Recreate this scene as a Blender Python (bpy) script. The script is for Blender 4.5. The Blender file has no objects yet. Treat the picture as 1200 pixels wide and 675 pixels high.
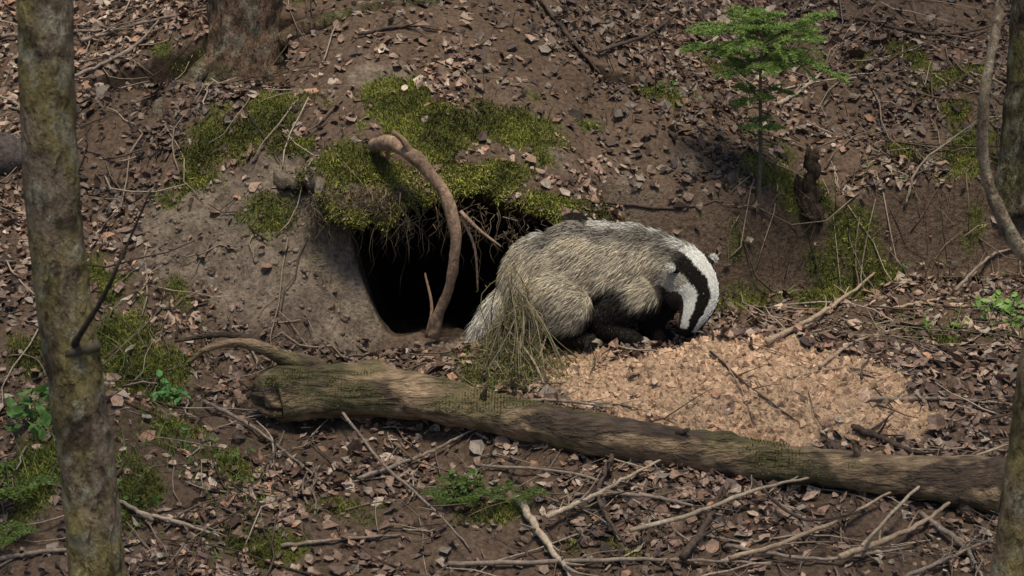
import bpy, bmesh, math, random
import numpy as np
from mathutils import Vector, Matrix
from mathutils.bvhtree import BVHTree
rng=np.random.default_rng(7); random.seed(7)
sc=bpy.context.scene
# ---------------- camera -----------------
CAM=np.array([0,-7.0,2.0]); PITCH=math.radians(14.6); LENS=82.6
cd=bpy.data.cameras.new("camera"); cam=bpy.data.objects.new("camera",cd); sc.collection.objects.link(cam)
cam.location=CAM; cam.rotation_euler=(math.pi/2-PITCH,0,0); cd.lens=LENS; cd.sensor_width=36; cd.clip_end=500
cd.dof.use_dof=True; cd.dof.focus_distance=7.1; cd.dof.aperture_fstop=10
sc.camera=cam
TH=18/LENS
def raydir(u,v):
    a=(u-600)/600*TH; b=(337.5-v)/600*TH
    f=np.array([0,math.cos(PITCH),-math.sin(PITCH)]); up=np.array([0,math.sin(PITCH),math.cos(PITCH)])
    d=f+up*b+np.array([1,0,0])*a
    return d/np.linalg.norm(d)
def at_y(u,v,y):
    d=raydir(u,v); return CAM+d*((y-CAM[1])/d[1])
# ---------------- noise ------------------
def _h(x,y,z,s):
    h=(x*374761393+y*668265263+z*1274126177+s*974634777)&0xffffffff
    h=((h^(h>>13))*1103515245)&0xffffffff
    h=((h^(h>>15))*668265263)&0xffffffff
    return ((h^(h>>16))&0xffffff)/float(0xffffff)
def vn(x,y,z=0,s=0):
    x,y,z=np.broadcast_arrays(np.asarray(x,float),np.asarray(y,float),np.asarray(z,float))
    xi=np.floor(x).astype(np.int64);yi=np.floor(y).astype(np.int64);zi=np.floor(z).astype(np.int64)
    fx=x-xi;fy=y-yi;fz=z-zi
    fx=fx*fx*(3-2*fx);fy=fy*fy*(3-2*fy);fz=fz*fz*(3-2*fz)
    r=0
    for a in(0,1):
        for b in(0,1):
            for c in(0,1):
                w=(fx if a else 1-fx)*(fy if b else 1-fy)*(fz if c else 1-fz)
                r=r+w*_h(xi+a,yi+b,zi+c,s)
    return r
def fbm(x,y,z=0,s=0,o=4):
    r=0;a=.5;f=1;t=0
    for i in range(o):
        r=r+a*vn(np.asarray(x)*f,np.asarray(y)*f,np.asarray(z)*f,s+i*17);t+=a;a*=.5;f*=2.03
    return r/t
def sst(a,b,x):
    t=np.clip((x-a)/(b-a),0,1);return t*t*(3-2*t)
# ---------------- terrain ----------------
XS=[-3,-1.6,-1.1,-.8,-.6,-.45,-.1,.15,.4,.7,1.0,1.6,3]
YS=[-1.0,-.9,-.55,-.38,-.2,.06,.13,.15,.2,.38,.58,.62,.6]
YE=[1.2,1.1,.8,.6,.42,.27,.25,.27,.45,.50,.66,.72,.9]
HH=[.7,.7,.68,.66,.62,.57,.50,.45,.43,.38,.34,.36,.4]
def ip(x,A):
    return sum(np.interp(x+o,XS,A) for o in(-.08,-.04,0,.04,.08))/5
def upper(x,y):
    t=y-ip(x,YE)
    g=np.where(t<2.5,.45*t,1.125+.45*3*(1-np.exp(-(t-2.5)/3)))
    return ip(x,HH)+g
def disp(x,y):
    g=np.exp(-(((x+.75)/.4)**2+((y-.0)/.5)**2))+.7*np.exp(-(((x-1.05)/.4)**2+((y-.6)/.25)**2))
    rid=1-np.abs(2*fbm(x*7,y*7,0,29,3)-1)
    return (fbm(x*2.2,y*2.2,0,3,3)-.5)*.11+(fbm(x*9,y*9,0,9,3)-.5)*(.05+.07*g)+(fbm(x*38,y*38,0,5,2)-.5)*(.015+.018*g)-.05*g*(rid-.7)
def h0(x,y):
    base=np.where(y<-.15,.2*(y+.15),0.03*(y+.15)); base=np.where(y<-3.5,-.67+.05*(y+3.5),base); base=np.maximum(base,-1.4)
    s=sst(ip(x,YS),ip(x,YE),y)
    z=base*(1-s)+upper(x,y)*s
    sp=np.exp(-(((x-.70)/.44)**2+((y+.38)/.27)**2)**1.1)
    z=z+.145*sp+sp*(fbm(x*11,y*11,0,91,3)-.5)*.07
    z=z+.10*np.exp(-(((x+1.15)/.25)**2+((y+.75)/.25)**2))
    z=z-.06*np.exp(-(((x+.35)/.3)**2+((y+.85)/.2)**2))
    z=z-.09*np.exp(-(((x-1.0)/.16)**2+((y+1.12)/.10)**2))
    return z+disp(x,y)
def carve(x,y):
    cx=-.15+.04*(fbm(y*5,0,0,31,2)-.5)
    dx=x-cx+(fbm(x*8,y*8,0,77,3)-.5)*.07
    wl=sst(.0,1,(-dx-.24)/.24); wr=sst(0,1,(dx-.30)/.12)
    z=-.0-.12*np.clip(y,0,1)+.75*np.maximum(wl,wr)+(fbm(x*14,y*14,0,12,3)-.5)*.06
    z=z+sst(.95,1.3,y)*2
    z=np.where(y<.02,9,z); return z
def h(x,y): return np.minimum(h0(x,y),carve(x,y))
def axis(a,b,st,ext,gr):
    core=list(np.arange(a,b,st)); 
    l=[];p=a;s=st
    while p>-ext: s*=gr;p-=s;l.append(p)
    r=[];p=core[-1];s=st
    while p<ext: s*=gr;p+=s;r.append(p)
    return np.array(l[::-1]+core+r)
ax=axis(-2.3,2.3,.012,70,1.22)
ay=axis(-2.3,2.4,.012,70,1.22)
ay=np.sort(np.concatenate([ay,np.arange(.006,.42,.012)]))
keep=np.concatenate([[True],np.diff(ay)>.002]);ay=ay[keep]
X,Y=np.meshgrid(ax,ay,indexing='xy')
Z=h(X,Y)
TV=np.stack([X.ravel(),Y.ravel(),Z.ravel()],1)
nx=len(ax);ny=len(ay)
I=np.arange(nx*ny).reshape(ny,nx)
a=I[:-1,:-1].ravel();b=I[:-1,1:].ravel();c=I[1:,1:].ravel();d=I[1:,:-1].ravel()
TT=np.concatenate([np.stack([a,b,c],1),np.stack([a,c,d],1)])
xs=np.linspace(-.76,.36,125); SV=[];nr=0
for x in xs:
    yl=.12+.09*(vn(x*7,1.3,0,4)-.5)+.03*(vn(x*30,2,0,6)-.5)
    ef=float(sst(.0,.2,min((x+.76)*.8,.36-x)))
    yl=yl+.2*(1-ef)
    yy=np.concatenate([np.linspace(1.5,.45,40),np.linspace(.43,yl+.02,18)])
    zt=upper(x+0*yy,yy)+disp(x+0*yy,yy)+.012-.07*(1-ef)-.06*sst(1.3,1.5,yy)
    zt=zt-.07*np.clip((.27-yy)/.2,0,1)**2
    th=.06+.05*(vn(x*9,5,0,8)-.5)+.02*(vn(x*40,5,0,8)-.5)
    ring=[(x,p,q) for p,q in zip(yy,zt)]
    z0=zt[-1]
    for k in range(1,7):
        f=k/6; ring.append((x,yl+.02-.025*math.sin(f*math.pi)+.015*(vn(x*30,f*5,0,2)-.5),z0-th*f))
    yb=np.linspace(yl+.05,1.5,20)
    zb=upper(x+0*yb,yb)-th-.03*(fbm(x*12,yb*12,0,3,2))-.03
    ring+=[(x,p,q) for p,q in zip(yb,np.minimum(zb,z0-th+.4*(yb-yl)))]
    nr=len(ring);SV+=ring
SV=np.array(SV)
I=np.arange(len(xs)*nr).reshape(len(xs),nr)
a=I[:-1,:-1].ravel();b=I[:-1,1:].ravel();c=I[1:,1:].ravel();d=I[1:,:-1].ravel()
ST=np.concatenate([np.stack([a,b,c],1),np.stack([a,c,d],1)])
ALLV=np.concatenate([TV,SV]);ALLT=np.concatenate([TT,ST+len(TV)])
bvh=BVHTree.FromPolygons([tuple(v) for v in ALLV.tolist()],[tuple(t) for t in ALLT.tolist()])
def site(u,v):
    r=bvh.ray_cast(Vector(CAM),Vector(raydir(u,v)))
    return np.array(r[0]) if r[0] else at_y(u,v,0)
def gz(x,y):
    r=bvh.ray_cast(Vector((x,y,20)),Vector((0,0,-1)))
    return (r[0].z,np.array(r[1]) if r[1].z>0 else -np.array(r[1])) if r[0] else (0,np.array([0,0,1]))
def above(u,v,c):
    d=raydir(u,v);t=4.0
    while t<11:
        p=CAM+d*t
        if p[2]-c<gz(p[0],p[1])[0]: return p
        t+=.01
    return at_y(u,v,0)
def px2m(p): return .00254*(p[1]+7)/7
def patches(L):
    out=[]
    for t in L:
        u,v,rx,ry=t[:4];w=t[4] if len(t)>4 else 1
        p=site(u,v);k=px2m(p);out.append((p,rx*k,ry*k*1.5,w))
    return out
def pmask(P,L,s=1,ns=9,na=1.6):
    m=np.zeros(len(P))
    for p,rx,ry,w in L:
        q=((P[:,0]-p[0])/rx)**2+((P[:,1]-p[1])**2+(P[:,2]-p[2])**2)/ry**2
        m=np.maximum(m,w*np.exp(-q*.8))
    n=fbm(P[:,0]*ns,P[:,1]*ns,P[:,2]*ns,s,4)-.5
    return sst(.34,.66,m+n*na*np.clip(m*6,0,1))
MOSS=patches([(255,88,60,32),(295,140,70,32,.9),(340,170,40,20,.75),(470,112,50,30,.95),(520,150,70,42,.95),(600,150,58,40,.95),(590,205,70,26,.95),(400,190,50,24),(645,235,36,12),(440,165,50,22,.75),(250,185,70,20,.65),(225,210,50,24,.65),(320,245,32,30,.85),(450,205,60,14,.75),
(150,400,44,60,.95),(175,445,50,60,.95),(210,350,34,34,.9),(130,340,36,46,.7),(1000,278,38,26,.85),(1030,312,44,26,.8),(975,310,30,26,.66),(1015,342,50,14,.6),(1015,70,20,15),(1060,60,24,12),(1125,170,50,70,.66),(1060,180,24,18),(905,200,34,40,.66),(870,310,40,40,.6),(975,350,40,22,.66),(300,640,70,34,.7),(260,545,70,44,.74),(575,440,46,24,.9),(780,110,40,16,.75),(1100,400,70,24,.64),(690,150,24,12,.65),(150,590,40,40,.76),(580,600,60,36,.66),(1120,90,50,24,.65),(620,430,36,26,.85),(1090,290,50,40,.62),(940,250,40,30,.62),(830,90,50,20,.6),(60,560,60,60,.7),(215,500,50,30,.74),(400,600,50,24,.62),(30,420,40,40,.64),(700,640,50,20,.58),(450,300,20,30,.62)])
SAND=patches([(850,445,200,62),(740,440,100,50),(970,450,110,50,.95),(900,495,180,34,.95),(690,425,55,32,.85),(1020,490,100,34,.8)])
GREY=patches([(330,270,95,75),(250,260,80,55,.9),(420,320,60,60),(300,340,70,50,.9),(200,280,60,60,.8),(400,390,80,30,.8),(740,225,80,40,.6),(560,400,120,14,.8),(660,190,40,40,.6),(800,180,50,40,.55),(450,85,60,20,.6),(370,110,60,30,.6)])
# ---------------- mesh helpers -------------
def newmesh(name,V,T,C,mat,parent=None,smooth=True):
    me=bpy.data.meshes.new(name);V=np.asarray(V,np.float32);T=np.asarray(T,np.int32)
    me.vertices.add(len(V));me.vertices.foreach_set("co",V.ravel())
    me.loops.add(T.size);me.loops.foreach_set("vertex_index",T.ravel())
    me.polygons.add(len(T));me.polygons.foreach_set("loop_start",np.arange(0,T.size,3,dtype=np.int32))
    try: me.polygons.foreach_set("loop_total",np.full(len(T),3,np.int32))
    except Exception: pass
    me.update(calc_edges=True)
    if C is not None:
        at=me.color_attributes.new("Col",'FLOAT_COLOR','POINT')
        c4=np.ones((len(V),4),np.float32);c4[:,:3]=np.clip(C,0,1);at.data.foreach_set("color",c4.ravel())
    me.polygons.foreach_set("use_smooth",np.full(len(T),smooth))
    me.materials.append(mat)
    o=bpy.data.objects.new(name,me);sc.collection.objects.link(o)
    if parent: o.parent=parent
    return o
def empty(name):
    o=bpy.data.objects.new(name,None);sc.collection.objects.link(o);return o
class B:
    def __init__(s): s.V=[];s.T=[];s.C=[];s.n=0
    def add(s,v,t,c):
        v=np.asarray(v,float);c=np.asarray(c,float)
        if c.ndim==1:c=np.tile(c,(len(v),1))
        s.V.append(v);s.T.append(np.asarray(t)+s.n);s.C.append(c);s.n+=len(v)
    def obj(s,name,mat,parent=None,smooth=True):
        return newmesh(name,np.concatenate(s.V),np.concatenate(s.T),np.concatenate(s.C),mat,parent,smooth)
def material(name,rough=.85,scale=(60,60,60),bump=.3,lo=.65,hi=1.3,dist=.004,spec=.2,trans=0,detail=4,scale2=None):
    m=bpy.data.materials.new(name);m.use_nodes=True;nt=m.node_tree;N=nt.nodes;L=nt.links
    bs=N["Principled BSDF"];bs.inputs["Roughness"].default_value=rough
    bs.inputs["Specular IOR Level"].default_value=spec
    at=N.new("ShaderNodeAttribute");at.attribute_name="Col"
    if lo is None:
        L.new(at.outputs["Color"],bs.inputs["Base Color"]);return m
    tc=N.new("ShaderNodeTexCoord");mp=N.new("ShaderNodeMapping");mp.inputs["Scale"].default_value=scale
    L.new(tc.outputs["Object"],mp.inputs[0])
    no=N.new("ShaderNodeTexNoise");no.inputs["Scale"].default_value=1;no.inputs["Detail"].default_value=detail;no.inputs["Roughness"].default_value=.65
    L.new(mp.outputs[0],no.inputs["Vector"])
    mr=N.new("ShaderNodeMapRange");mr.inputs[1].default_value=.3;mr.inputs[2].default_value=.7;mr.inputs[3].default_value=lo;mr.inputs[4].default_value=hi
    L.new(no.outputs[0],mr.inputs[0])
    hgt=no.outputs[0];sc_out=mr.outputs[0]
    if scale2:
        mp2=N.new("ShaderNodeMapping");mp2.inputs["Scale"].default_value=scale2;L.new(tc.outputs["Object"],mp2.inputs[0])
        n2=N.new("ShaderNodeTexNoise");n2.inputs["Scale"].default_value=1;n2.inputs["Detail"].default_value=3;n2.inputs["Distortion"].default_value=.6;L.new(mp2.outputs[0],n2.inputs["Vector"])
        m2=N.new("ShaderNodeMapRange");m2.inputs[1].default_value=.33;m2.inputs[2].default_value=.48;m2.inputs[3].default_value=.45;m2.inputs[4].default_value=1.05;L.new(n2.outputs[0],m2.inputs[0])
        mu=N.new("ShaderNodeMath");mu.operation='MULTIPLY';L.new(mr.outputs[0],mu.inputs[0]);L.new(m2.outputs[0],mu.inputs[1]);sc_out=mu.outputs[0];hgt=mu.outputs[0]
    vm=N.new("ShaderNodeVectorMath");vm.operation='SCALE';L.new(at.outputs["Color"],vm.inputs[0]);L.new(sc_out,vm.inputs["Scale"])
    L.new(vm.outputs[0],bs.inputs["Base Color"])
    if bump:
        bp=N.new("ShaderNodeBump");bp.inputs["Strength"].default_value=bump;bp.inputs["Distance"].default_value=dist
        L.new(hgt,bp.inputs["Height"]);L.new(bp.outputs[0],bs.inputs["Normal"])
    if trans:
        tr=N.new("ShaderNodeBsdfTranslucent");L.new(vm.outputs[0],tr.inputs[0]);mx=N.new("ShaderNodeMixShader");mx.inputs[0].default_value=trans
        L.new(bs.outputs[0],mx.inputs[1]);L.new(tr.outputs[0],mx.inputs[2]);L.new(mx.outputs[0],N["Material Output"].inputs[0])
    return m
M_soil=material("forest_soil",.95,(70,70,70),1.0,.45,1.5,.012,.1,0,6)
M_leaf=material("dead_leaves",.65,(90,90,90),0,.7,1.3,.002,.45,0,3)
M_twig=material("twig_bark",.85,(90,90,90),.5,.6,1.35,.003,.2,0,3)
M_bark=material("tree_bark",.9,(90,90,45),1.0,.5,1.45,.012,.15,0,6,(45,45,22))
M_rough=material("conifer_bark",.95,(70,70,25),1.0,.4,1.5,.02,.1,0,6,(50,50,16))
M_log=material("weathered_log",.75,(26,90,90),1.0,.5,1.4,.010,.3,0,6,(7,60,60))
M_root=material("root_bark",.85,(90,90,50),.9,.5,1.45,.008,.2,0,5)
M_moss=material("moss",.9,(60,60,60),0,None)
M_green=material("green_leaves",.5,(60,60,60),0,.8,1.2,.002,.4,.3,2)
M_fur=material("badger_fur",.6,(120,120,120),0,None,spec=.3)
M_skin=material("badger_undercoat",.9,(150,150,150),.5,.7,1.2,.004,.1)
M_clod=material("soil_clods",.95,(160,160,160),.3,.7,1.3,.003,.1,0,3)
M_claw=material("claw_horn",.4,(80,80,80),.1,.8,1.2,.001,.4)
M_nose=material("wet_nose",.25,(80,80,80),.3,.8,1.2,.002,.5)
def tcolor(P):
    n1=fbm(P[:,0]*5,P[:,1]*5,P[:,2]*5,41,4)[:,None];n2=fbm(P[:,0]*30,P[:,1]*30,P[:,2]*30,43,3)[:,None]
    c=np.array([.072,.046,.031])*(1-n1)+np.array([.15,.102,.072])*n1
    n3=fbm(P[:,0]*8,P[:,1]*8,P[:,2]*8,47,3)[:,None]
    g=pmask(P,GREY,5,8,.7)[:,None];c=c*(1-g)+(np.array([.195,.148,.11])*(.4+1.0*n2)*(.6+.8*n3))*g
    s=pmask(P,SAND,6,9,.9)[:,None];c=c*(1-s)+(np.array([.48,.32,.20])*(.6+.7*n2))*s
    m=pmask(P,MOSS,7)[:,None];c=c*(1-m*.85)+(np.array([.075,.085,.018])*(.6+.9*n2))*m*.85
    return c
C=tcolor(TV)
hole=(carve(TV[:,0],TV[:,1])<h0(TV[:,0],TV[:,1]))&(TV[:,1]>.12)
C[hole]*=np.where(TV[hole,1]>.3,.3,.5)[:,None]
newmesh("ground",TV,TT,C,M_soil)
C=tcolor(SV)
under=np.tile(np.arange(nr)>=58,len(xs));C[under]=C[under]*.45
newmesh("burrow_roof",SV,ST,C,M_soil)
# ---------------- scatter ----------------
def frames(Nn,yaw):
    n=len(Nn);Nn=Nn/np.linalg.norm(Nn,axis=1)[:,None]
    a=np.stack([np.cos(yaw),np.sin(yaw),np.zeros(n)],1)
    a=a-Nn*(a*Nn).sum(1)[:,None];a/=np.linalg.norm(a,axis=1)[:,None]+1e-9
    b=np.cross(Nn,a);return a,b,Nn
def inst(bb,tv,tt,P,Nn,S,Cc,yaw=None,jit=0,sxy=None):
    n=len(P);yaw=rng.uniform(0,6.283,n) if yaw is None else yaw
    a,b,c=frames(Nn,yaw);k=len(tv)
    t=np.tile(tv[None],(n,1,1))
    if sxy is not None:t=t*sxy[:,None,:]
    if jit:t=t+rng.normal(0,jit,t.shape)
    V=P[:,None]+S[:,None,None]*(t[...,0:1]*a[:,None]+t[...,1:2]*b[:,None]+t[...,2:3]*c[:,None])
    T=(tt[None]+(np.arange(n)*k)[:,None,None]).reshape(-1,3)
    bb.add(V.reshape(-1,3),T,np.repeat(Cc,k,0))
def sample(n,x0,x1,y0,y1):
    xy=rng.uniform([x0,y0],[x1,y1],(n,2));P=np.zeros((n,3));Nn=np.zeros((n,3))
    for i,(x,y) in enumerate(xy):
        z,nn=gz(x,y);P[i]=(x,y,z);Nn[i]=nn
    return P,Nn
leafv=np.array([[-.5,0,0],[-.22,.24,.06],[-.2,0,0],[-.22,-.24,.06],[.16,.26,.07],[.16,0,.01],[.16,-.26,.07],[.5,0,.05]],float)
leaft=np.array([[0,2,1],[0,3,2],[1,2,5],[1,5,4],[2,3,6],[2,6,5],[4,5,7],[5,6,7]])
bb=B()
P,Nn=sample(85000,-2.6,2.6,-2.2,2.7)
m=pmask(P,MOSS,7);s=pmask(P,SAND,6,9,.9);g=pmask(P,GREY,5,8,.7)
dens=.25+.75*sst(.35,.6,fbm(P[:,0]*3,P[:,1]*3,0,61,3))
kp=rng.uniform(0,1,len(P))<dens*(1-.92*m)*(1-.965*s)*(1-.92*g)*np.where(Nn[:,2]<.45,.15,1)
kp&=~((np.abs(P[:,0]+.13)<.33)&(P[:,1]>.0)&(P[:,1]<1.2)&(P[:,2]<.2))
P=P[kp];Nn=Nn[kp];n=len(P);print("leaves",n)
pal=np.array([[.26,.16,.11],[.33,.225,.16],[.15,.087,.058],[.07,.04,.028],[.42,.32,.24],[.24,.19,.145],[.34,.18,.105],[.19,.122,.088]])
ci=rng.choice(len(pal),n,p=[.2,.14,.2,.18,.06,.09,.04,.09]);Cc=pal[ci]*rng.uniform(.65,1.15,(n,1))
big=sst(.25,.75,fbm(P[:,0]*1.6,P[:,1]*1.6,0,123,3))[:,None];Cc=Cc*(.55+.7*big)
S=rng.gamma(4.0,.0052,n)+.008
Nj=Nn+rng.normal(0,.42,(n,3));Nj[:,2]=np.abs(Nj[:,2])
P2=P+Nn*rng.uniform(.001,.014,n)[:,None]
inst(bb,leafv,leaft,P2,Nj,S,Cc,jit=.07,sxy=np.stack([np.ones(n),rng.uniform(.5,1.6,n),rng.uniform(-2,4,n)],1))
P,Nn=sample(16000,-9,9,-6,9);o=(np.abs(P[:,0])>2.5)|(P[:,1]>2.6)|(P[:,1]<-2.1);P=P[o];Nn=Nn[o];n=len(P)
inst(bb,leafv,leaft,P+Nn*.008,Nn+rng.normal(0,.3,(n,3)),rng.uniform(.04,.09,n),pal[rng.integers(0,8,n)],jit=.05)
bb.obj("leaf_litter",M_leaf,smooth=False)
octv=np.array([[1,0,0],[-1,0,0],[0,1,0],[0,-1,0],[0,0,1],[0,0,-1]],float)
octt=np.array([[0,2,4],[2,1,4],[1,3,4],[3,0,4],[2,0,5],[1,2,5],[3,1,5],[0,3,5]])
def clods(n,x0,x1,y0,y1,L,args,col,smin,smax,name,thr=.4,pw=.35,smooth=False):
    P,Nn=sample(n,x0,x1,y0,y1);w=pmask(P,L,*args);k=rng.uniform(0,1,n)<np.where(w>thr,w,w*.3);P=P[k];Nn=Nn[k];n=len(P)
    b2=B();S=smin+(smax-smin)*rng.uniform(0,1,n)**(1/pw);C=np.array(col)*rng.uniform(.6,1.25,(n,1))
    C=C*(.65+.7*fbm(P[:,0]*8,P[:,1]*8,P[:,2]*8,47,3))[:,None]
    inst(b2,octv,octt,P+Nn*.1*S[:,None],Nn,S,C,jit=.16,sxy=rng.uniform(.7,1.2,(n,3)));b2.obj(name,M_clod,smooth=smooth)
clods(60000,-.1,1.7,-1.2,.15,SAND,(6,9,.9),(.53,.35,.225),.0018,.015,"spoil_heap",.2,.14)
clods(18000,-1.5,.6,-.9,.6,GREY,(5,8,.7),(.20,.15,.112),.0015,.013,"soil_crumbs",.4,.16,True)
def blades(bb,P,D,L,W,C,bend=None,tipc=1.0):
    n=len(P);D=D/np.linalg.norm(D,axis=1)[:,None]
    S=np.cross(D,rng.normal(0,1,(n,3)));S/=np.linalg.norm(S,axis=1)[:,None]+1e-9
    L=np.broadcast_to(L,n)[:,None];W=np.broadcast_to(W,n)[:,None]
    bend=np.zeros((n,3)) if bend is None else bend
    m=P+D*L*.5+bend*L*.2;t=P+D*L+bend*L*.8
    V=np.stack([P-S*W*.5,P+S*W*.5,m-S*W*.4,m+S*W*.4,t],1).reshape(-1,3)
    T=np.array([[0,1,3],[0,3,2],[2,3,4]])
    T=(T[None]+(np.arange(n)*5)[:,None,None]).reshape(-1,3)
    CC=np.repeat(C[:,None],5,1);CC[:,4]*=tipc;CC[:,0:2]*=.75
    bb.add(V,T,CC.reshape(-1,3))
# moss
bb=B()
P,Nn=sample(80000,-2.4,2.4,-2.0,2.4);m=pmask(P,MOSS,7);k=rng.uniform(0,1,len(P))<m;P=P[k];Nn=Nn[k]
for p,rx,ry,w in MOSS:
    nn_=int(8000*min(1,rx*ry*12))
    xy=rng.normal(0,.75,(nn_,2))*[rx,ry*.8]+[p[0],p[1]]
    Q=np.array([(x,y,gz(x,y)[0]) for x,y in xy]);mm=pmask(Q,MOSS,7);Q=Q[rng.uniform(0,1,nn_)<mm]
    P=np.concatenate([P,Q]);Nn=np.concatenate([Nn,np.tile([0,-.3,1.],(len(Q),1))])
q=SV.reshape(len(xs),nr,3)[:,52:62].reshape(-1,3);q=q[rng.integers(0,len(q),9000)]+rng.normal(0,.006,(9000,3));mm=sst(.42,.6,fbm(q[:,0]*9,q[:,1]*9,q[:,2]*9,7,3)+.08);q=q[rng.uniform(0,1,9000)<mm]
P=np.concatenate([P,q]);Nn=np.concatenate([Nn,np.tile([0,-.9,-.1],(len(q),1))])
rep=3;P=np.repeat(P,rep,0)+rng.normal(0,.004,(len(P)*rep,3));Nn=np.repeat(Nn,rep,0);n=len(P);print("moss",n)
mv=fbm(P[:,0]*12,P[:,1]*12,P[:,2]*12,99,3)[:,None];mv=sst(.3,.65,mv);m2=fbm(P[:,0]*4,P[:,1]*4,P[:,2]*4,98,2)[:,None]
Cc=(np.array([.06,.07,.016])*(1-mv)+np.array([.26,.27,.05])*mv)*rng.uniform(.6,1.3,(n,1))*(.5+1.0*m2)
br=rng.uniform(0,1,n)<.20;Cc[br]=[.16,.105,.05]
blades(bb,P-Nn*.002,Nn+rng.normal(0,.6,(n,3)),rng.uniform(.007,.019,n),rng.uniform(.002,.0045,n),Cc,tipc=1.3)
bb.obj("moss_carpet",M_moss,smooth=False)
# ---------------- tubes -------------------
def cr(pts,n):
    pts=np.asarray(pts,float)
    if len(pts)==2:
        t=np.linspace(0,1,n)[:,None];return pts[0]*(1-t)+pts[1]*t
    P=np.concatenate([[2*pts[0]-pts[1]],pts,[2*pts[-1]-pts[-2]]]);out=[]
    for t in np.linspace(0,len(pts)-1-1e-6,n):
        i=int(t);f=t-i;a,b,c,d=P[i:i+4]
        out.append(.5*((2*b)+(c-a)*f+(2*a-5*b+4*c-d)*f*f+(3*b-a-3*c+d)*f**3))
    return np.array(out)
def tube(bb,path,rad,sides=6,col=(.1,.08,.06),amp=0,ns=10,seed=0,colf=None,cap=True,flare=None):
    path=np.asarray(path,float);n=len(path)
    rad=np.interp(np.linspace(0,1,n),np.linspace(0,1,len(np.atleast_1d(rad))),np.atleast_1d(rad))
    T=np.gradient(path,axis=0);T/=np.linalg.norm(T,axis=1)[:,None]+1e-12
    ref=np.array([0,0,1.]) if abs(T[0][2])<.9 else np.array([1.,0,0])
    u=np.cross(T[0],ref);u/=np.linalg.norm(u);V=[];th=np.linspace(0,2*math.pi,sides,endpoint=False)
    for i in range(n):
        u=u-T[i]*u.dot(T[i]);u/=np.linalg.norm(u)+1e-12;w=np.cross(T[i],u)
        dirs=np.cos(th)[:,None]*u+np.sin(th)[:,None]*w
        r=rad[i]*np.ones(sides)
        if amp:
            q=path[i]+dirs*rad[i];r=r*(1+amp*(fbm(q[:,0]*ns,q[:,1]*ns,q[:,2]*ns,seed,3)-.5)*2)
        if flare is not None: r=r*flare(i/(n-1),dirs)
        V.append(path[i]+dirs*r[:,None])
    V=np.concatenate(V+[path[:1],path[-1:]])
    I=np.arange(n*sides).reshape(n,sides);J=np.roll(I,-1,1)
    a=I[:-1].ravel();b=J[:-1].ravel();c=J[1:].ravel();d=I[1:].ravel()
    TT_=[np.stack([a,b,c],1),np.stack([a,c,d],1)]
    if cap:
        z=np.full(sides,n*sides);TT_+= [np.stack([J[0],I[0],z],1),np.stack([I[-1],J[-1],z+1],1)]
    C=np.tile(np.asarray(col,float),(len(V),1)) if colf is None else colf(V)
    bb.add(V,np.concatenate(TT_),C)
bb=B()
for i in range(2600):
    x=rng.uniform(-2.4,2.4);y=rng.uniform(-2.2,2.6)
    if -.6<x<.7 and -.05<y<1.2: continue
    q=np.array([[x,y,gz(x,y)[0]]])
    if pmask(q,SAND,6,9,.9)[0]>.4 and rng.random()<.65: continue
    if pmask(q,GREY,5,8,.7)[0]>.4 and rng.random()<.6: continue
    L=rng.gamma(3,.05)+.03;a=rng.uniform(0,6.28);k=5;pts=[]
    lift=rng.uniform(0,.035)
    for j in range(k):
        a+=rng.normal(0,.18);f=j/(k-1)
        px=x+math.cos(a)*L*(f-.5);py=y+math.sin(a)*L*(f-.5)
        pts.append((px,py,gz(px,py)[0]+.007+lift*f))
    pts=np.array(pts);ch=np.linspace(0,1,k)[:,None]*(pts[-1]-pts[0])+pts[0];pts[:,2]=np.maximum(pts[:,2]*.4+ch[:,2]*.6,pts[:,2]-.004)
    r=rng.uniform(.0012,.0042);cc=np.array([[.12,.085,.06],[.22,.165,.12],[.34,.265,.195],[.06,.042,.03]][rng.integers(0,4)])*rng.uniform(.7,1.2)
    tube(bb,pts,[r,r*.5],4,cc)
bb.obj("twig_litter",M_twig)
# ---------------- named sticks --------------
def stick(name,pxs,r,col,lift=.0,n=24,side=True,mat=None):
    bb=B();uv=cr(np.array([(a,b,0) for a,b in pxs],float),n)
    uv[:,:2]+=np.cumsum(rng.normal(0,.8,(n,2)),0)*.4
    pts=np.array([above(u,v,r*.8+lift) for u,v,_ in uv])
    for _ in range(6): pts[1:-1]=(pts[:-2]+2*pts[1:-1]+pts[2:])/4
    for p in pts: p[2]=max(p[2],gz(p[0],p[1])[0]+r*.4)
    pts+=rng.normal(0,r*.2,pts.shape)
    tube(bb,pts,[r,r*.85,r*.45],8,colf=lambda V:np.array(col)*(.45+1.1*fbm(V[:,0]*25,V[:,1]*25,V[:,2]*25,3,3))[:,None],amp=.3,ns=40)
    if side:
        for k in range(rng.integers(2,6)):
            i=rng.integers(3,n-3);t=pts[i+1]-pts[i-1];t/=np.linalg.norm(t)
            d=t+rng.normal(0,.5,3);d[2]=abs(d[2])*.5+.1;d/=np.linalg.norm(d);L=rng.uniform(.04,.14)
            tube(bb,cr([pts[i],pts[i]+d*L*.5,pts[i]+d*L+rng.normal(0,.01,3)],6),[r*.45,r*.15],5,np.array(col)*.8)
    return bb.obj(name,mat or M_twig)
tan=(.33,.24,.16);gry=(.22,.17,.13);drk=(.08,.055,.04);pale=(.36,.28,.20)
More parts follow.
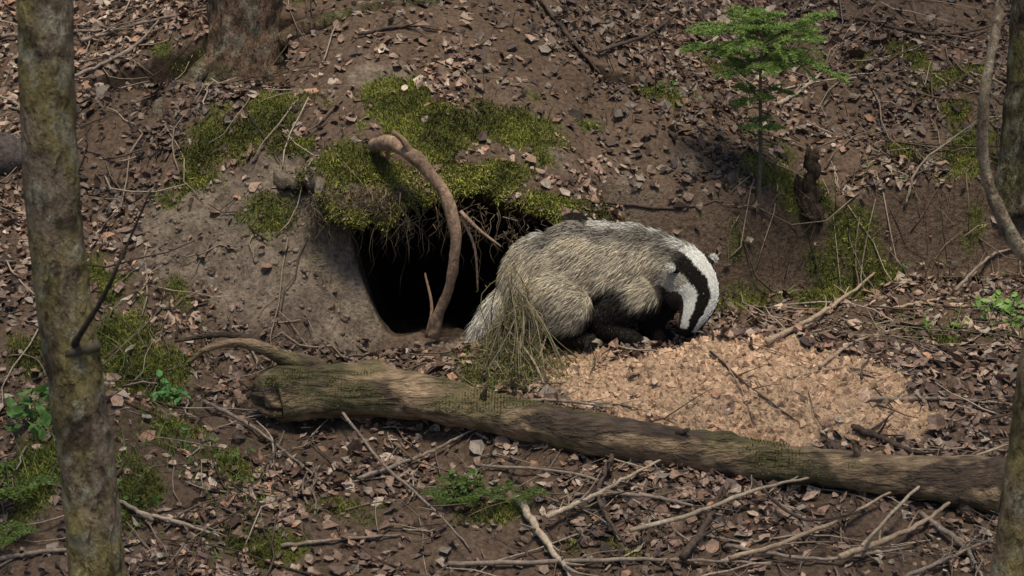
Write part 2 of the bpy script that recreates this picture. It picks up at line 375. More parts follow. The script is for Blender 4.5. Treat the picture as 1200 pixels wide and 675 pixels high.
SL=[([(340,412),(400,480),(450,545),(510,595),(552,642)],.005,gry,.06),([(608,584),(635,625),(672,676)],.012,pale,.02),
([(738,622),(820,600),(890,572),(970,555)],.007,pale,.05),([(985,652),(1060,625),(1125,585)],.009,tan,.03),([(855,655),(950,625),(1062,568)],.007,tan,.03),
([(1060,676),(1110,655),(1168,628)],.006,gry,.03),([(525,660),(650,658),(780,655),(905,662)],.007,gry,.015),([(700,575),(780,585),(850,605)],.006,gry,.03),
([(640,606),(700,578),(772,540)],.007,pale,.04),([(898,402),(960,370),(1022,320)],.009,tan,.02),([(1045,362),(1090,352),(1140,350)],.006,tan,.01),
([(832,412),(885,455),(940,494)],.004,drk,.01),([(1020,468),(1100,470),(1190,476)],.006,gry,.01),([(912,122),(940,108),(966,88)],.008,pale,.01),
([(636,0),(670,45),(706,90)],.009,drk,.02),([(95,48),(160,30),(242,14)],.008,gry,.02),([(0,42),(60,36),(120,34)],.007,gry,.02),([(80,92),(150,60),(190,20)],.007,gry,.02),
([(160,600),(210,612),(262,628)],.006,pale,.02),([(330,640),(400,632),(470,628)],.006,gry,.01),([(700,236),(790,243),(850,232)],.006,drk,.01),
([(1000,500),(1050,520),(1090,540)],.011,drk,.01),([(960,430),(1000,400),(1060,385)],.006,tan,.01),([(1010,640),(1090,560),(1190,520)],.005,pale,.07),
([(800,655),(830,610),(845,570)],.011,drk,.03),([(420,560),(500,530),(560,500)],.006,gry,.02),([(240,470),(300,500),(380,560)],.006,gry,.02),([(560,545),(700,560),(820,640)],.005,gry,.02),
([(1080,600),(1130,640),(1150,676)],.008,gry,.02),([(880,560),(940,610),(1010,600)],.005,drk,.05),([(420,40),(470,30),(540,38)],.006,drk,.01),([(1000,20),(1100,40),(1190,20)],.008,drk,.02),([(0,655),(60,645),(130,650)],.007,gry,.01),([(590,470),(660,470),(720,480)],.005,gry,.02),([(700,60),(760,40),(800,8)],.007,drk,.02),
([(850,640),(960,655),(1060,640)],.006,gry,.02),([(720,530),(700,580),(730,640)],.008,drk,.03),([(1120,340),(1160,300),(1195,290)],.006,gry,.04),([(1060,240),(1080,190),(1150,140)],.005,gry,.06),([(180,610),(130,580),(90,570)],.006,gry,.02),([(680,470),(740,478),(800,500)],.003,tan,.01),([(930,440),(990,430),(1040,440)],.003,tan,.01)]
for pxs,r,c_,lf in SL: stick("fallen_branch",pxs,r,c_,lf)
# ---------------- fallen log ----------------
def logcol(V):
    n=fbm(V[:,0]*5,V[:,1]*14,V[:,2]*14,15,5)[:,None];n2=fbm(V[:,0]*9,V[:,1]*70,V[:,2]*70,25,3)[:,None];n3=fbm(V[:,0]*30,V[:,1]*45,V[:,2]*45,28,4)[:,None]
    c=np.array([.34,.23,.135])*(.35+1.15*n2)*(.5+1.0*n3)
    bk=sst(.50,.56,n)*.9;c=c*(1-bk)+np.array([.075,.05,.035])*(.3+1.4*n3)*bk
    ms=sst(.46,.62,fbm(V[:,0]*7,V[:,1]*12,V[:,2]*12,188,4)+.10*sst(-.1,-.8,V[:,0]))[:,None]
    return c*(1-.5*ms)+np.array([.14,.13,.045])*.5*ms
cl=[(308,470,20),(322,462,36),(380,452,35),(450,456,30),(530,474,28),(600,492,26),(680,507,25),(750,518,25),(830,531,24),(900,541,23),(980,550,23),(1060,557,24),(1130,565,30),(1175,572,34)]
pts=[];rs=[]
for u,v,r in cl:
    rm=r*.0023;p=above(u,v,rm*.85+(.03 if u<600 else .01));pts.append(p);rs.append(rm)
pts=np.array(pts);pts[0,1]=pts[1,1]
for _ in range(2): pts[1:-1,1:]=(pts[:-2,1:]+2*pts[1:-1,1:]+pts[2:,1:])/4
log=empty("fallen_log");bb=B()
lpath=cr(pts,260)
def lflare(f,d):
    a=np.arctan2(d[:,2],d[:,1]);kn=1
    for f0,a0,w in((.22,1.2,.02),(.43,2.2,.018),(.64,1.8,.02),(.82,2.4,.016)):
        kn=kn+.28*np.exp(-((f-f0)/w)**2)*np.exp(-(np.angle(np.exp(1j*(a-a0)))/.35)**2)
    return kn*(1+.05*np.cos(3*a+f*9))
rr=np.interp(np.linspace(0,1,260),np.linspace(0,1,len(rs)),rs)
tube(bb,lpath,rr,56,colf=logcol,amp=.24,ns=12,seed=4,flare=lflare)
bb.obj("trunk",M_log,log)
bb=B()
A=pts[1]
def rel(u,v,dy): return at_y(u,v,A[1]+dy)
for k in range(16):
    a=k/16*6.28+rng.normal(0,.1);r0=.055;o=np.array([0,-math.cos(a),math.sin(a)])
    p0=pts[1]+o*r0*rng.uniform(.5,1)+[.02,0,0];L=rng.uniform(.03,.085)
    tube(bb,[p0,p0+[-L*.6,0,0]+o*.006,p0+[-L,0,rng.normal(0,.012)]+o*.01],[.02,.012,.003],6,colf=logcol,amp=.3,ns=40)
tube(bb,cr([rel(380,432,.05),rel(340,422,.02),rel(300,405,0),rel(268,402,-.02),rel(240,410,-.02),rel(222,426,.0)],30),[.028,.022,.015,.010,.005],10,colf=logcol,amp=.4,ns=40)
tube(bb,cr([rel(335,425,.03),rel(300,402,.05),rel(262,392,.08),rel(205,400,.1)],18),[.02,.012,.005],9,(.09,.06,.04),amp=.35,ns=30)
tube(bb,cr([pts[-2],pts[-2]+[0,-.05,-.06],pts[-2]+[.03,-.09,-.13]],8),[.03,.02],8,drk,amp=.2)
for i_,dv in((90,(.01,-.03,.05)),(150,(.03,-.04,.03)),(205,(-.02,-.02,.06))):
    q=lpath[i_]+np.array([0,-.3,.9])*rr[i_]*.8;tube(bb,[q,q+np.array(dv)*.5,q+np.array(dv)],[.012,.008,.005],8,colf=logcol,amp=.3,ns=50)
bb.obj("broken_limbs",M_log,log)
bb=B()
n=14000;ii=rng.integers(8,259,n);PP=lpath[ii];RR=rr[ii]
an=rng.normal(1.4,.8,n);off=np.stack([0*an,-np.cos(an),np.sin(an)],1)
Q=PP+off*RR[:,None]*1.0;mk=sst(.53,.66,fbm(Q[:,0]*7,Q[:,1]*12,Q[:,2]*12,188,4)+.12*sst(-.2,-.8,Q[:,0]));kk=rng.uniform(0,1,n)<mk
Q=Q[kk];off=off[kk];blades(bb,Q,off+rng.normal(0,.7,Q.shape),rng.uniform(.004,.009,len(Q)),.003,np.tile([.15,.15,.04],(len(Q),1))*rng.uniform(.5,1.3,(len(Q),1)))
bb.obj("log_moss",M_moss,log,False)
# ---------------- arched root ---------------
root=empty("exposed_root");bb=B()
def rootcol(V):
    n=fbm(V[:,0]*30,V[:,1]*30,V[:,2]*12,3,4)[:,None];return np.array([.27,.175,.115])*(.3+1.3*n)
rp=[at_y(438,170,.26),at_y(456,167,.15),at_y(483,182,.07),at_y(508,208,.03),at_y(526,240,.01),at_y(534,285,.0),at_y(527,335,.01),at_y(514,368,.03),at_y(508,394,.05)]
tube(bb,cr(rp,110),[.020,.025,.023,.021,.019,.0165,.0155,.015,.021],20,colf=rootcol,amp=.3,ns=26)
tube(bb,cr([rp[2],at_y(472,164,.06),at_y(460,154,.05)],8),[.013,.006],8,colf=rootcol,amp=.3,ns=30)
tube(bb,cr([at_y(540,248,.01),at_y(560,268,-.03),at_y(587,289,-.05)],14),[.007,.006,.003],7,colf=rootcol,amp=.2)
tube(bb,cr([at_y(541,255,.01),at_y(556,290,-.01),at_y(560,340,.01)],12),[.005,.003],6,colf=rootcol)
tube(bb,cr([at_y(500,395,.06),at_y(506,360,.05),at_y(498,320,.1)],12),[.007,.004],6,colf=rootcol,amp=.3)
bb.obj("root_stem",M_root,root)
bb=B()
for i in range(520):
    x=rng.choice([rng.uniform(-.64,-.3),rng.uniform(-.6,.3)])
    z0=float(upper(np.array([x]),np.array([.15]))[0])-rng.uniform(.03,.14);y=.11+rng.uniform(-.02,.06);L=rng.gamma(2.2,.03)
    p=np.array([x,y,z0]);q=[p]
    for k in range(5): p=p+np.array([rng.normal(0,.012),rng.normal(-.002,.008),-L/5]);q.append(p)
    tube(bb,q,[rng.uniform(.0008,.0025),.0005],4,np.array([.11,.08,.05])*rng.uniform(.5,1.6))
bb.obj("hanging_rootlets",M_twig,root)
# ------------- draped dead bracken beside badger --------------
bb=B();br_=B()
for i in range(64):
    u0=rng.normal(603,8)+(8 if i%2 else -6);v0=rng.uniform(300,420);u1=u0+rng.normal(6,32);v1=rng.uniform(395,455)
    u1=max(u1,562)
    a=at_y(u0,v0,rng.uniform(-.2,-.13));b=site(u1,v1);m_=(a+b)/2+np.array([rng.normal(0,.035),-.02,rng.normal(.02,.03)])
    pth=cr([a,m_,b],8);cc=np.array([[.17,.15,.06],[.26,.20,.12],[.12,.10,.045],[.22,.19,.12]][rng.integers(0,4)])
    tube(bb,pth,[.001,.002],4,cc)
    k=18;Q=pth[rng.integers(0,8,k)]+rng.normal(0,.010,(k,3));D=rng.normal(0,1,(k,3));D[:,2]-=.3
    blades(br_,Q,D,rng.uniform(.006,.02,k),.0022,np.tile(cc,(k,1))*rng.uniform(.6,1.5,(k,1)))
n=5200;x=rng.normal(.0,.10,n);y=rng.normal(-.26,.09,n);P=np.array([(a,b_,gz(a,b_)[0]+abs(rng.normal(0,.035))*math.exp(-(a/.1)**2)) for a,b_ in zip(x,y)])
cc=np.where(rng.uniform(0,1,(n,1))<.5,[[.17,.18,.05]],[[.22,.165,.10]])
blades(br_,P,rng.normal(0,1,(n,3))+[0,0,.4],rng.uniform(.008,.03,n),.0024,cc*rng.uniform(.4,1.6,(n,1)),bend=rng.normal(0,.4,(n,3)))
for (u0,v0,u1,v1) in [(600,312,568,415),(612,345,598,440),(600,330,655,420),(590,380,640,455),(560,455,640,440),(640,395,600,450)]:
    a=at_y(u0,v0,-.18);b=site(u1,v1);tube(bb,cr([a,(a+b)/2+[.02,-.02,.0],b],10),[.0025,.0045],6,(.26,.2,.13))
cl_=empty("dead_bracken");bb.obj("stems",M_twig,cl_);br_.obj("fronds",M_moss,cl_,False)
# ---------------- trees ----------------
def barkcol(base,mossy=.4,seed=0,yel=(.20,.19,.06)):
    def f(V):
        n=fbm(V[:,0]*22,V[:,1]*22,V[:,2]*18,seed,5)[:,None];c=np.array(base)*(.35+1.3*n)
        m=sst(.46,.62,fbm(V[:,0]*7,V[:,1]*7,V[:,2]*6,seed+9,5)+mossy*.1-.03)[:,None]
        l=sst(.56,.62,fbm(V[:,0]*30,V[:,1]*30,V[:,2]*30,seed+19,4))[:,None]
        k=sst(.58,.66,fbm(V[:,0]*16,V[:,1]*16,V[:,2]*24,seed+29,4))[:,None]
        c=c*(1-m*.65)+np.array(yel)*(.4+.9*n)*m*.65
        c=c*(1-k*.6)
        return c*(1-l*.5)+np.array([.36,.34,.25])*l*.5
    return f
def crown(parent,base,top,n,rad,seed,nl=4200):
    bb=B();lb=B();r2=np.random.default_rng(seed)
    tips=[]
    for i in range(n):
        f=r2.uniform(.35,1);p=base+(top-base)*f;a=r2.uniform(0,6.28);L=rad*r2.uniform(.5,1.1)*(1.2-f*.6)
        q=p+np.array([math.cos(a)*L,math.sin(a)*L,L*.45])
        path=cr([p,(p+q)/2+[0,0,.1*L],q],8);tube(bb,path,[.03*(1.3-f),.006],6,(.1,.08,.06))
        for k in range(3):
            e=path[r2.integers(4,8)]+r2.normal(0,.25*rad,3);tips.append(e);tube(bb,[path[4],e],[.01,.003],4,(.1,.08,.06))
    tips=np.array(tips);P=tips[r2.integers(0,len(tips),nl)]+r2.normal(0,.16*rad,(nl,3))
    inst(lb,leafv,leaft,P,r2.normal(0,1,(nl,3))+[0,0,1],r2.uniform(.05,.09,nl),np.array([.07,.12,.03])*r2.uniform(.6,1.3,(nl,1)))
    bb.obj("limbs",M_bark,parent);lb.obj("foliage",M_green,parent,False)
t1=empty("lichen_covered_tree");yb=-2.45
tp=at_y(104,640,yb);tq=at_y(50,10,yb);dr=(tq-tp)/(tq[2]-tp[2]);gb=gz(tp[0],yb)[0]-.1
path=[tp+dr*(z-tp[2])+np.array([.012*math.sin(z*5),.01*math.sin(z*4),0]) for z in np.concatenate([np.linspace(gb,2.2,330),np.linspace(2.25,6.5,60)])]
bb=B();tube(bb,path,np.interp([p[2] for p in path],[gb,0,1,2.2,6.5],[.073,.060,.055,.051,.02]),64,colf=barkcol((.21,.16,.11),.6,3,(.30,.25,.08)),amp=.10,ns=16,seed=5)
bb.obj("trunk",M_bark,t1)
bb=B();kn=at_y(88,402,yb-.05);tube(bb,cr([kn+[0,.05,-.01],kn,at_y(120,350,yb-.09),at_y(135,318,yb-.11),at_y(150,285,yb-.1),at_y(177,222,yb-.12)],26),[.012,.0065,.0045,.0035,.002],8,(.03,.024,.02),amp=.35,ns=60)
tube(bb,cr([kn+[-.045,.055,-.03],kn+[-.01,.014,-.018],kn+[.035,.05,-.02]],14),[.016,.022,.014],12,(.07,.06,.04),amp=.5,ns=50)
bb.obj("side_twig",M_twig,t1);crown(t1,np.array(path[340]),np.array(path[-1]),14,1.3,1,1500)
t2=empty("spruce_tree");b0=site(288,78)+np.array([0,.09,-.02])
tp=[b0+np.array([-.02*z,.0,z]) for z in np.concatenate([np.linspace(-.25,1.2,90),np.linspace(1.3,8,40)])]
zz=[p[2]-b0[2] for p in tp]
def fl(f,d):
    z=zz[int(round(f*(len(tp)-1)))];a=np.arctan2(d[:,1],d[:,0]);k=math.exp(-max(z+.08,0)/.12)
    return 1+k*(.6+.30*np.cos(3*a+1.0)+.15*np.cos(5*a))
bb=B();tube(bb,tp,np.interp(zz,[-.25,0,1.2,8],[.13,.122,.112,.03]),64,colf=barkcol((.23,.145,.095),-.4,31,(.12,.12,.05)),amp=.14,ns=18,flare=fl)
for ang,L,r in[(-.45,.75,.03),(-1.9,.4,.028),(-2.7,.5,.03),(.1,.6,.025)]:
    q=[b0+np.array([math.cos(ang)*.06,math.sin(ang)*.06,.04])]
    for k in range(1,12):
        xx=b0[0]+math.cos(ang+.06*k)*(L*k/11+.08);yy=b0[1]+math.sin(ang+.06*k)*(L*k/11+.08);q.append(np.array([xx,yy,gz(xx,yy)[0]+.006-.002*k]))
    q=np.array(q)
    for _ in range(3): q[1:-1]=(q[:-2]+2*q[1:-1]+q[2:])/4
    tube(bb,cr(q,40),[r*1.5,r,r*.8,r*.5],12,colf=barkcol((.19,.13,.085),.2,33,(.12,.13,.035)),amp=.25,ns=14)
bb.obj("trunk",M_rough,t2);crown(t2,tp[95],tp[-1],16,1.2,2,1500)
t3=empty("young_tree");p=site(1184,222);tp=[p+np.array([.01*math.sin(z*3),0,z]) for z in np.linspace(-.08,5,200)]
bb=B();tube(bb,tp,[.045,.036,.034,.03,.02],28,colf=barkcol((.095,.07,.052),.2,51),amp=.2,ns=16,flare=lambda f,d:1+.5*math.exp(-f*40))
bb.obj("trunk",M_rough,t3);crown(t3,tp[110],tp[-1],9,.9,3,900)
t4=empty("leaning_tree");yb=-2.3;a=at_y(1186,675,yb);b=at_y(1222,400,yb);dr=(b-a)/(b[2]-a[2]);g_=gz(a[0],yb)[0]-.1
bb=B();tp=[a+dr*(z-a[2]) for z in np.linspace(g_,5,260)]
tube(bb,tp,[.05,.042,.04,.038,.03,.02],40,colf=barkcol((.26,.19,.11),.5,61,(.28,.24,.08)),amp=.12,ns=15)
j=min(range(260),key=lambda i:abs(tp[i][2]-at_y(1215,300,yb)[2]))
tube(bb,cr([tp[j],at_y(1200,296,yb),at_y(1172,250,yb),at_y(1153,190,yb),at_y(1154,110,yb-.03),at_y(1166,40,yb-.02),at_y(1178,-40,yb),at_y(1180,-160,yb)],70),[.020,.017,.014,.012,.011,.010,.009,.007],16,colf=barkcol((.38,.29,.20),-.3,66),amp=.2,ns=20)
bb.obj("trunk",M_bark,t4);crown(t4,tp[150],tp[-1],9,1.0,4,900)
# ------------- stump ----------------
st=empty("rotten_stump");p=site(950,238)
def fs(f,d):
    a=np.arctan2(d[:,1],d[:,0]);return 1+.5*math.exp(-f*7)*(1+.4*np.cos(3*a))
bb=B();tube(bb,[p+np.array([.008*math.sin(k),0,-.05+.22*k/20]) for k in range(21)],[.03,.029,.026,.025,.023],28,(.11,.075,.05),amp=.35,ns=26,flare=fs)
for k in range(12):
    a=k/12*6.28;e=p+np.array([math.cos(a)*.018,math.sin(a)*.018,.15]);tube(bb,[e,e+[rng.normal(0,.004),0,rng.uniform(.02,.05)]],[.009,.0015],5,(.14,.10,.065))
tube(bb,cr([p+[-.04,0,-.02],p+[-.045,-.01,.06],p+[-.05,-.01,.1]],8),[.02,.014,.006],9,(.07,.05,.035),amp=.3)
bb.obj("broken_stem",M_rough,st)
# ------------- spruce sapling -------------
sp=empty("spruce_sapling");p=site(888,238);bb=B();nb=B();k_=px2m(p)
Hh=(238-16)*k_*1.03;tp=cr([p+[0,0,-.03],p+[.004,0,Hh*.3],p+[-.002,0,Hh*.65],p+[.004,0,Hh]],30)
tube(bb,tp,[.009,.007,.005,.002],8,(.10,.08,.06),amp=.2,ns=30)
def bough(q,d,L,green,sub=True):
    d=d/np.linalg.norm(d);e=q+d*L+np.array([0,0,-.12*L]);pa=cr([q,(q+e)/2+[0,0,.08*L],e],10)
    tube(bb,pa,[.0022,.0008],5,(.10,.08,.05))
    if green:
        n=int(L*1500);f=rng.uniform(.1,1,n);Q=np.stack([np.interp(f,np.linspace(0,1,10),pa[:,i]) for i in range(3)],1)
        D=rng.normal(0,1,(n,3))*[1,1,.45]+d*.9
        blades(nb,Q,D,rng.uniform(.010,.017,n),.0025,np.array([.21,.31,.07])*rng.uniform(.5,1.5,(n,1)))
        if sub:
            sd=np.cross(d,[0,0,1])
            for ff in np.linspace(.25,.95,6):
                for s_ in(-1,1):
                    if rng.random()<.85: bough(pa[int(ff*9)],d+sd*s_*.9+rng.normal(0,.15,3),(L*(1.05-ff)*.6+.02)*rng.uniform(.7,1.2),True,False)
for zf,L,n in[(.98,.05,4),(.92,.14,6),(.85,.24,8),(.77,.24,8),(.69,.17,6),(.56,.10,4),(.42,.08,3)]:
    for i in range(n):
        a=i/n*6.28+zf*9+rng.normal(0,.25);bough(p+np.array([0,0,Hh*(zf+rng.normal(0,.02))]),np.array([math.cos(a),math.sin(a),.2+rng.normal(0,.2)]),L*rng.uniform(.5,1.25),True)
for i in range(20):
    a=rng.uniform(0,6.28);bough(p+np.array([0,0,Hh*rng.uniform(.15,.6)]),np.array([math.cos(a),math.sin(a),-.1]),rng.uniform(.05,.13),False)
bb.obj("stem",M_twig,sp);nb.obj("needles",M_green,sp,False)
# ------------- herbs -------------
def herb(name,u,v,n,size,col,hgt=.08,spread=.07):
    e=empty(name);p=site(u,v);bb=B();lb=B();P=[];Nn=[];S=[]
    for i in range(n):
        a=rng.uniform(0,6.28);r=rng.uniform(0,spread);x=p[0]+math.cos(a)*r;y=p[1]+math.sin(a)*r;z=gz(x,y)[0];t=np.array([x+math.cos(a)*.02,y+math.sin(a)*.02,z+hgt*rng.uniform(.4,1.1)])
        tube(bb,cr([(x,y,z-.005),((x+t[0])/2,(y+t[1])/2,z+hgt*.4),t],5),[.0018,.001],4,np.array(col)*.7)
        for k in range(rng.integers(2,5)):
            P.append(t+[0,0,-k*.012]+rng.normal(0,size*.35,3));Nn.append(rng.normal(0,.5,3)+[0,-.4,1]);S.append(size*rng.uniform(.6,1.2))
    P=np.array(P);inst(lb,leafv,leaft,P,np.array(Nn),np.array(S),np.array(col)*rng.uniform(.7,1.3,(len(P),1)),jit=.03)
    bb.obj("stems",M_green,e);lb.obj("leaves",M_green,e,False)
herb("nettle_plant",195,470,10,.03,(.09,.24,.06),.05,.05)
herb("nettle_plant",42,500,18,.045,(.10,.20,.04),.09,.08)
herb("nettle_plant",1180,375,18,.032,(.15,.26,.05),.06,.09)
herb("nettle_plant",560,575,10,.03,(.10,.15,.03),.05,.08)
herb("nettle_plant",1105,392,8,.027,(.12,.20,.04),.04,.06)
herb("nettle_plant",690,150,5,.02,(.12,.18,.04),.03,.04)
herb("nettle_plant",1035,262,8,.022,(.07,.14,.03),.04,.06)
herb("nettle_plant",790,110,9,.02,(.13,.20,.05),.04,.08)
herb("nettle_plant",215,520,7,.022,(.08,.17,.04),.04,.08)
herb("nettle_plant",150,600,10,.026,(.11,.17,.04),.04,.09)
herb("nettle_plant",270,560,9,.022,(.11,.17,.04),.04,.10)
def fern(u,v,n,L,col):
    e=empty("fern");p=site(u,v);bb=B();lb=B()
    for i in range(n):
        a=i/n*6.28+rng.normal(0,.2);l=L*rng.uniform(.7,1.1);d=np.array([math.cos(a),math.sin(a),0])
        pa=cr([p,p+d*l*.45+[0,0,l*.35],p+d*l*.9+[0,0,l*.25]],16);tube(bb,pa,[.002,.0008],4,(.08,.12,.03));sd=np.cross(d,[0,0,1])
        for k in range(2,16):
            w=l*.28*math.sin(math.pi*min(1,(k/16)*.9+.12))
            for s_ in(-1,1):
                q=pa[k];n2=9;f=np.linspace(.05,1,n2)[:,None];Q=q+(sd*s_+d*.3)*w*f+[0,0,-.05*w]
                D=np.tile(d*.8,(n2,1))+rng.normal(0,.15,(n2,3));D2=-np.tile(d*.6,(n2,1))+sd*s_*.4
                blades(lb,Q,D,w*.22,w*.13,np.array(col)*rng.uniform(.7,1.3,(n2,1)));blades(lb,Q,D2,w*.22,w*.13,np.array(col)*rng.uniform(.7,1.3,(n2,1)))
    bb.obj("stalks",M_green,e);lb.obj("fronds",M_green,e,False)
fern(12,585,7,.2,(.14,.20,.04));fern(535,592,6,.14,(.11,.16,.03));fern(600,590,5,.11,(.11,.15,.03));fern(0,640,5,.15,(.13,.18,.035))
bb=B()
for u,v,n,L in[(160,430,110,.07),(60,540,110,.08),(205,460,60,.05),(1090,390,60,.06),(1000,300,70,.05),(300,600,60,.05),(1180,390,70,.09),(240,640,70,.05),(130,560,80,.06),(900,210,50,.06),(560,440,60,.05),(380,195,60,.05),(640,440,30,.05),(870,320,60,.06),(1120,300,60,.06),(1150,160,60,.06),(30,480,80,.07),(950,350,40,.05),(150,380,80,.06),(250,560,60,.05),(180,520,70,.06)]:
    p=site(u,v);x=p[0]+rng.normal(0,.08,n);y=p[1]+rng.normal(0,.08,n);P=np.array([(a,b_,gz(a,b_)[0]) for a,b_ in zip(x,y)])
    D=rng.normal(0,.45,(n,3))+[0,0,1];blades(bb,P,D,L*rng.uniform(.5,1.2,n),.003,np.array([.14,.19,.045])*rng.uniform(.5,1.4,(n,1)),bend=rng.normal(0,.5,(n,3))-[0,0,.3])
for i in range(600):
    u=rng.uniform(560,1200);v=rng.uniform(0,150) if rng.random()<.4 else rng.uniform(200,350)
    if v>190 and u<850: continue
    p=site(u,v);D=np.array([[rng.normal(0,.5),rng.normal(-.2,.3),1]]);blades(bb,p[None],D,rng.uniform(.04,.16),.0035,np.array([[.15,.105,.07]])*rng.uniform(.4,2),bend=rng.normal(0,.4,(1,3)))
bb.obj("grass_tufts",M_moss,smooth=False)
p=site(8,205);n=24;bb=B();tube(bb,[p+np.array([-.22+.32*k/n,.06,.05]) for k in range(n+1)],[.01]+[.085*math.sin(math.pi*(k+.5)/12)**.5 for k in range(12)]+[.01],24,colf=lambda V:np.array([.09,.072,.064])*(.5+1.1*fbm(V[:,0]*30,V[:,1]*30,V[:,2]*30,3,3))[:,None],amp=.2,ns=8);bb.obj("boulder",M_soil)
# ================= BADGER ==================
bad=empty("badger")
blobs=[]
def chain(pts,rad,n=14,yf=1.0):
    P=cr(pts,n);R=np.interp(np.linspace(0,1,n),np.linspace(0,1,len(rad)),rad)
    for p,r in zip(P,R): blobs.append((p,(r,r*yf,r)))
Y0=.0
blobs+= [(at_y(642,332,Y0+.03),(.150,.14,.160)),(at_y(672,320,Y0+.03),(.14,.14,.158)),(at_y(705,316,Y0+.03),(.15,.14,.148)),(at_y(735,316,Y0+.02),(.13,.13,.144)),(at_y(762,321,Y0+.02),(.115,.12,.138)),(at_y(778,320,Y0+.0),(.09,.10,.113))]
HP=[at_y(780,318,-.02),at_y(800,321,-.08),at_y(814,337,-.12),at_y(818,353,-.15),at_y(814,367,-.175),at_y(808,379,-.19),at_y(804,388,-.195)]
HR_=[.105,.090,.075,.059,.046,.034,.024]
chain(HP,HR_,24)
blobs.append((HP[2]+np.array([-.035,-.01,-.02]),(.055,.05,.052)))
FL=[at_y(752,345,-.07),at_y(722,362,-.10),at_y(704,378,-.11),at_y(722,390,-.13),at_y(738,397,-.14)]
chain(FL,[.07,.054,.038,.03,.03],20)
FR=[at_y(775,345,-.0),at_y(768,368,-.03),at_y(760,385,-.05),at_y(775,394,-.08)]
chain(FR,[.065,.045,.032,.028],16)
HL=[at_y(648,350,-.07),at_y(668,368,-.12),at_y(640,384,-.11),at_y(648,395,-.12),at_y(680,397,-.14)]
chain(HL,[.095,.065,.042,.032,.028],20)
HR=[at_y(650,350,.12),at_y(670,370,.14),at_y(645,384,.13),at_y(672,394,.12)]
chain(HR,[.09,.06,.04,.03],16)
TL=[at_y(600,345,.02),at_y(580,362,-.0),at_y(566,380,-.01),at_y(557,392,-.02)]
chain(TL,[.05,.034,.026,.015],12)
PAWS=[FL[-1],FR[-1],HL[-1],HR[-1]]
claws=B()
for p in PAWS:
    p[2]=max(p[2],gz(p[0],p[1])[0]+.02)
    blobs.append((p,(.042,.032,.022)))
    for k in range(5):
        o=(k-2)*.0125;q=p+np.array([.034-.003*abs(k-2),o-.004,-.006]);blobs.append((q,(.014,.0085,.010)))
        tube(claws,cr([q+[.006,0,.004],q+[.022,0,.003],q+[.036,0,-.008]],6),[.0035,.003,.0008],6,(.30,.25,.18))
bm=bmesh.new()
for c_,r_ in blobs:
    bmesh.ops.create_icosphere(bm,subdivisions=3,radius=1,matrix=Matrix.Translation(Vector(c_))@Matrix.Diagonal((*r_,1)))
me=bpy.data.meshes.new("tmp");bm.to_mesh(me);bm.free()
ob=bpy.data.objects.new("tmp",me);sc.collection.objects.link(ob)
md=ob.modifiers.new("r",'REMESH');md.mode='VOXEL';md.voxel_size=.006
ms=ob.modifiers.new("s",'SMOOTH');ms.factor=.6;ms.iterations=7
dg=bpy.context.evaluated_depsgraph_get();em=bpy.data.meshes.new_from_object(ob.evaluated_get(dg))
bpy.data.objects.remove(ob)
em.calc_loop_triangles()
BV=np.zeros(len(em.vertices)*3);em.vertices.foreach_get("co",BV);BV=BV.reshape(-1,3)
BN=np.zeros(len(em.vertices)*3);em.vertices.foreach_get("normal",BN);BN=BN.reshape(-1,3)
BT=np.zeros(len(em.loop_triangles)*3,np.int32);em.loop_triangles.foreach_get("vertices",BT);BT=BT.reshape(-1,3)
# back-line height profile along the body
bx=np.linspace(-.06,.52,30);bt=np.array([BV[np.abs(BV[:,0]-x)<.02][:,2].max() for x in bx])
HA=cr(HP,40);hd=np.array([.80,-.56,.16]);hd/=np.linalg.norm(hd)
spine=cr([at_y(590,330,.03),at_y(620,322,.03),at_y(670,315,.03),at_y(720,315,.03),at_y(765,315,.02),at_y(788,310,0)],50)
def segdist(P,path):
    D=np.linalg.norm(P[:,None]-path[None],axis=2);return D.min(1),D.argmin(1)/(len(path)-1)
def info(P):
    dh,th=segdist(P,HA);ds,ts=segdist(P,spine)
    dl=np.full(len(P),9.)
    for L in(FL,FR): dl=np.minimum(dl,segdist(P,cr(L[1:],20))[0]-.03)
    dhl=np.full(len(P),9.)
    for L in(HL,HR): dhl=np.minimum(dhl,segdist(P,cr(L[2:],20))[0]-.025)
    dt,tt=segdist(P,cr(TL[1:],20))
    return dh,th,ds,ts,dl,dhl,dt
def onhead(th,dh,dl): return sst(.13,.20,th)*sst(.135,.115,dh)*np.where(dl<.008,.0,1)
def hdir(th):
    hi=np.clip((th*39).astype(int),0,38);ax_=HA[hi+1]-HA[hi];ax_/=np.linalg.norm(ax_,axis=1)[:,None]
    f=(1-sst(.1,.55,th))[:,None];g=np.array([.45,-.52,.78]);g/=np.linalg.norm(g)
    d=hd*(1-f)+g*f;d=d-ax_*(ax_*d).sum(1)[:,None];d/=np.linalg.norm(d,axis=1)[:,None]
    return hi,ax_,d,np.cross(ax_,d)
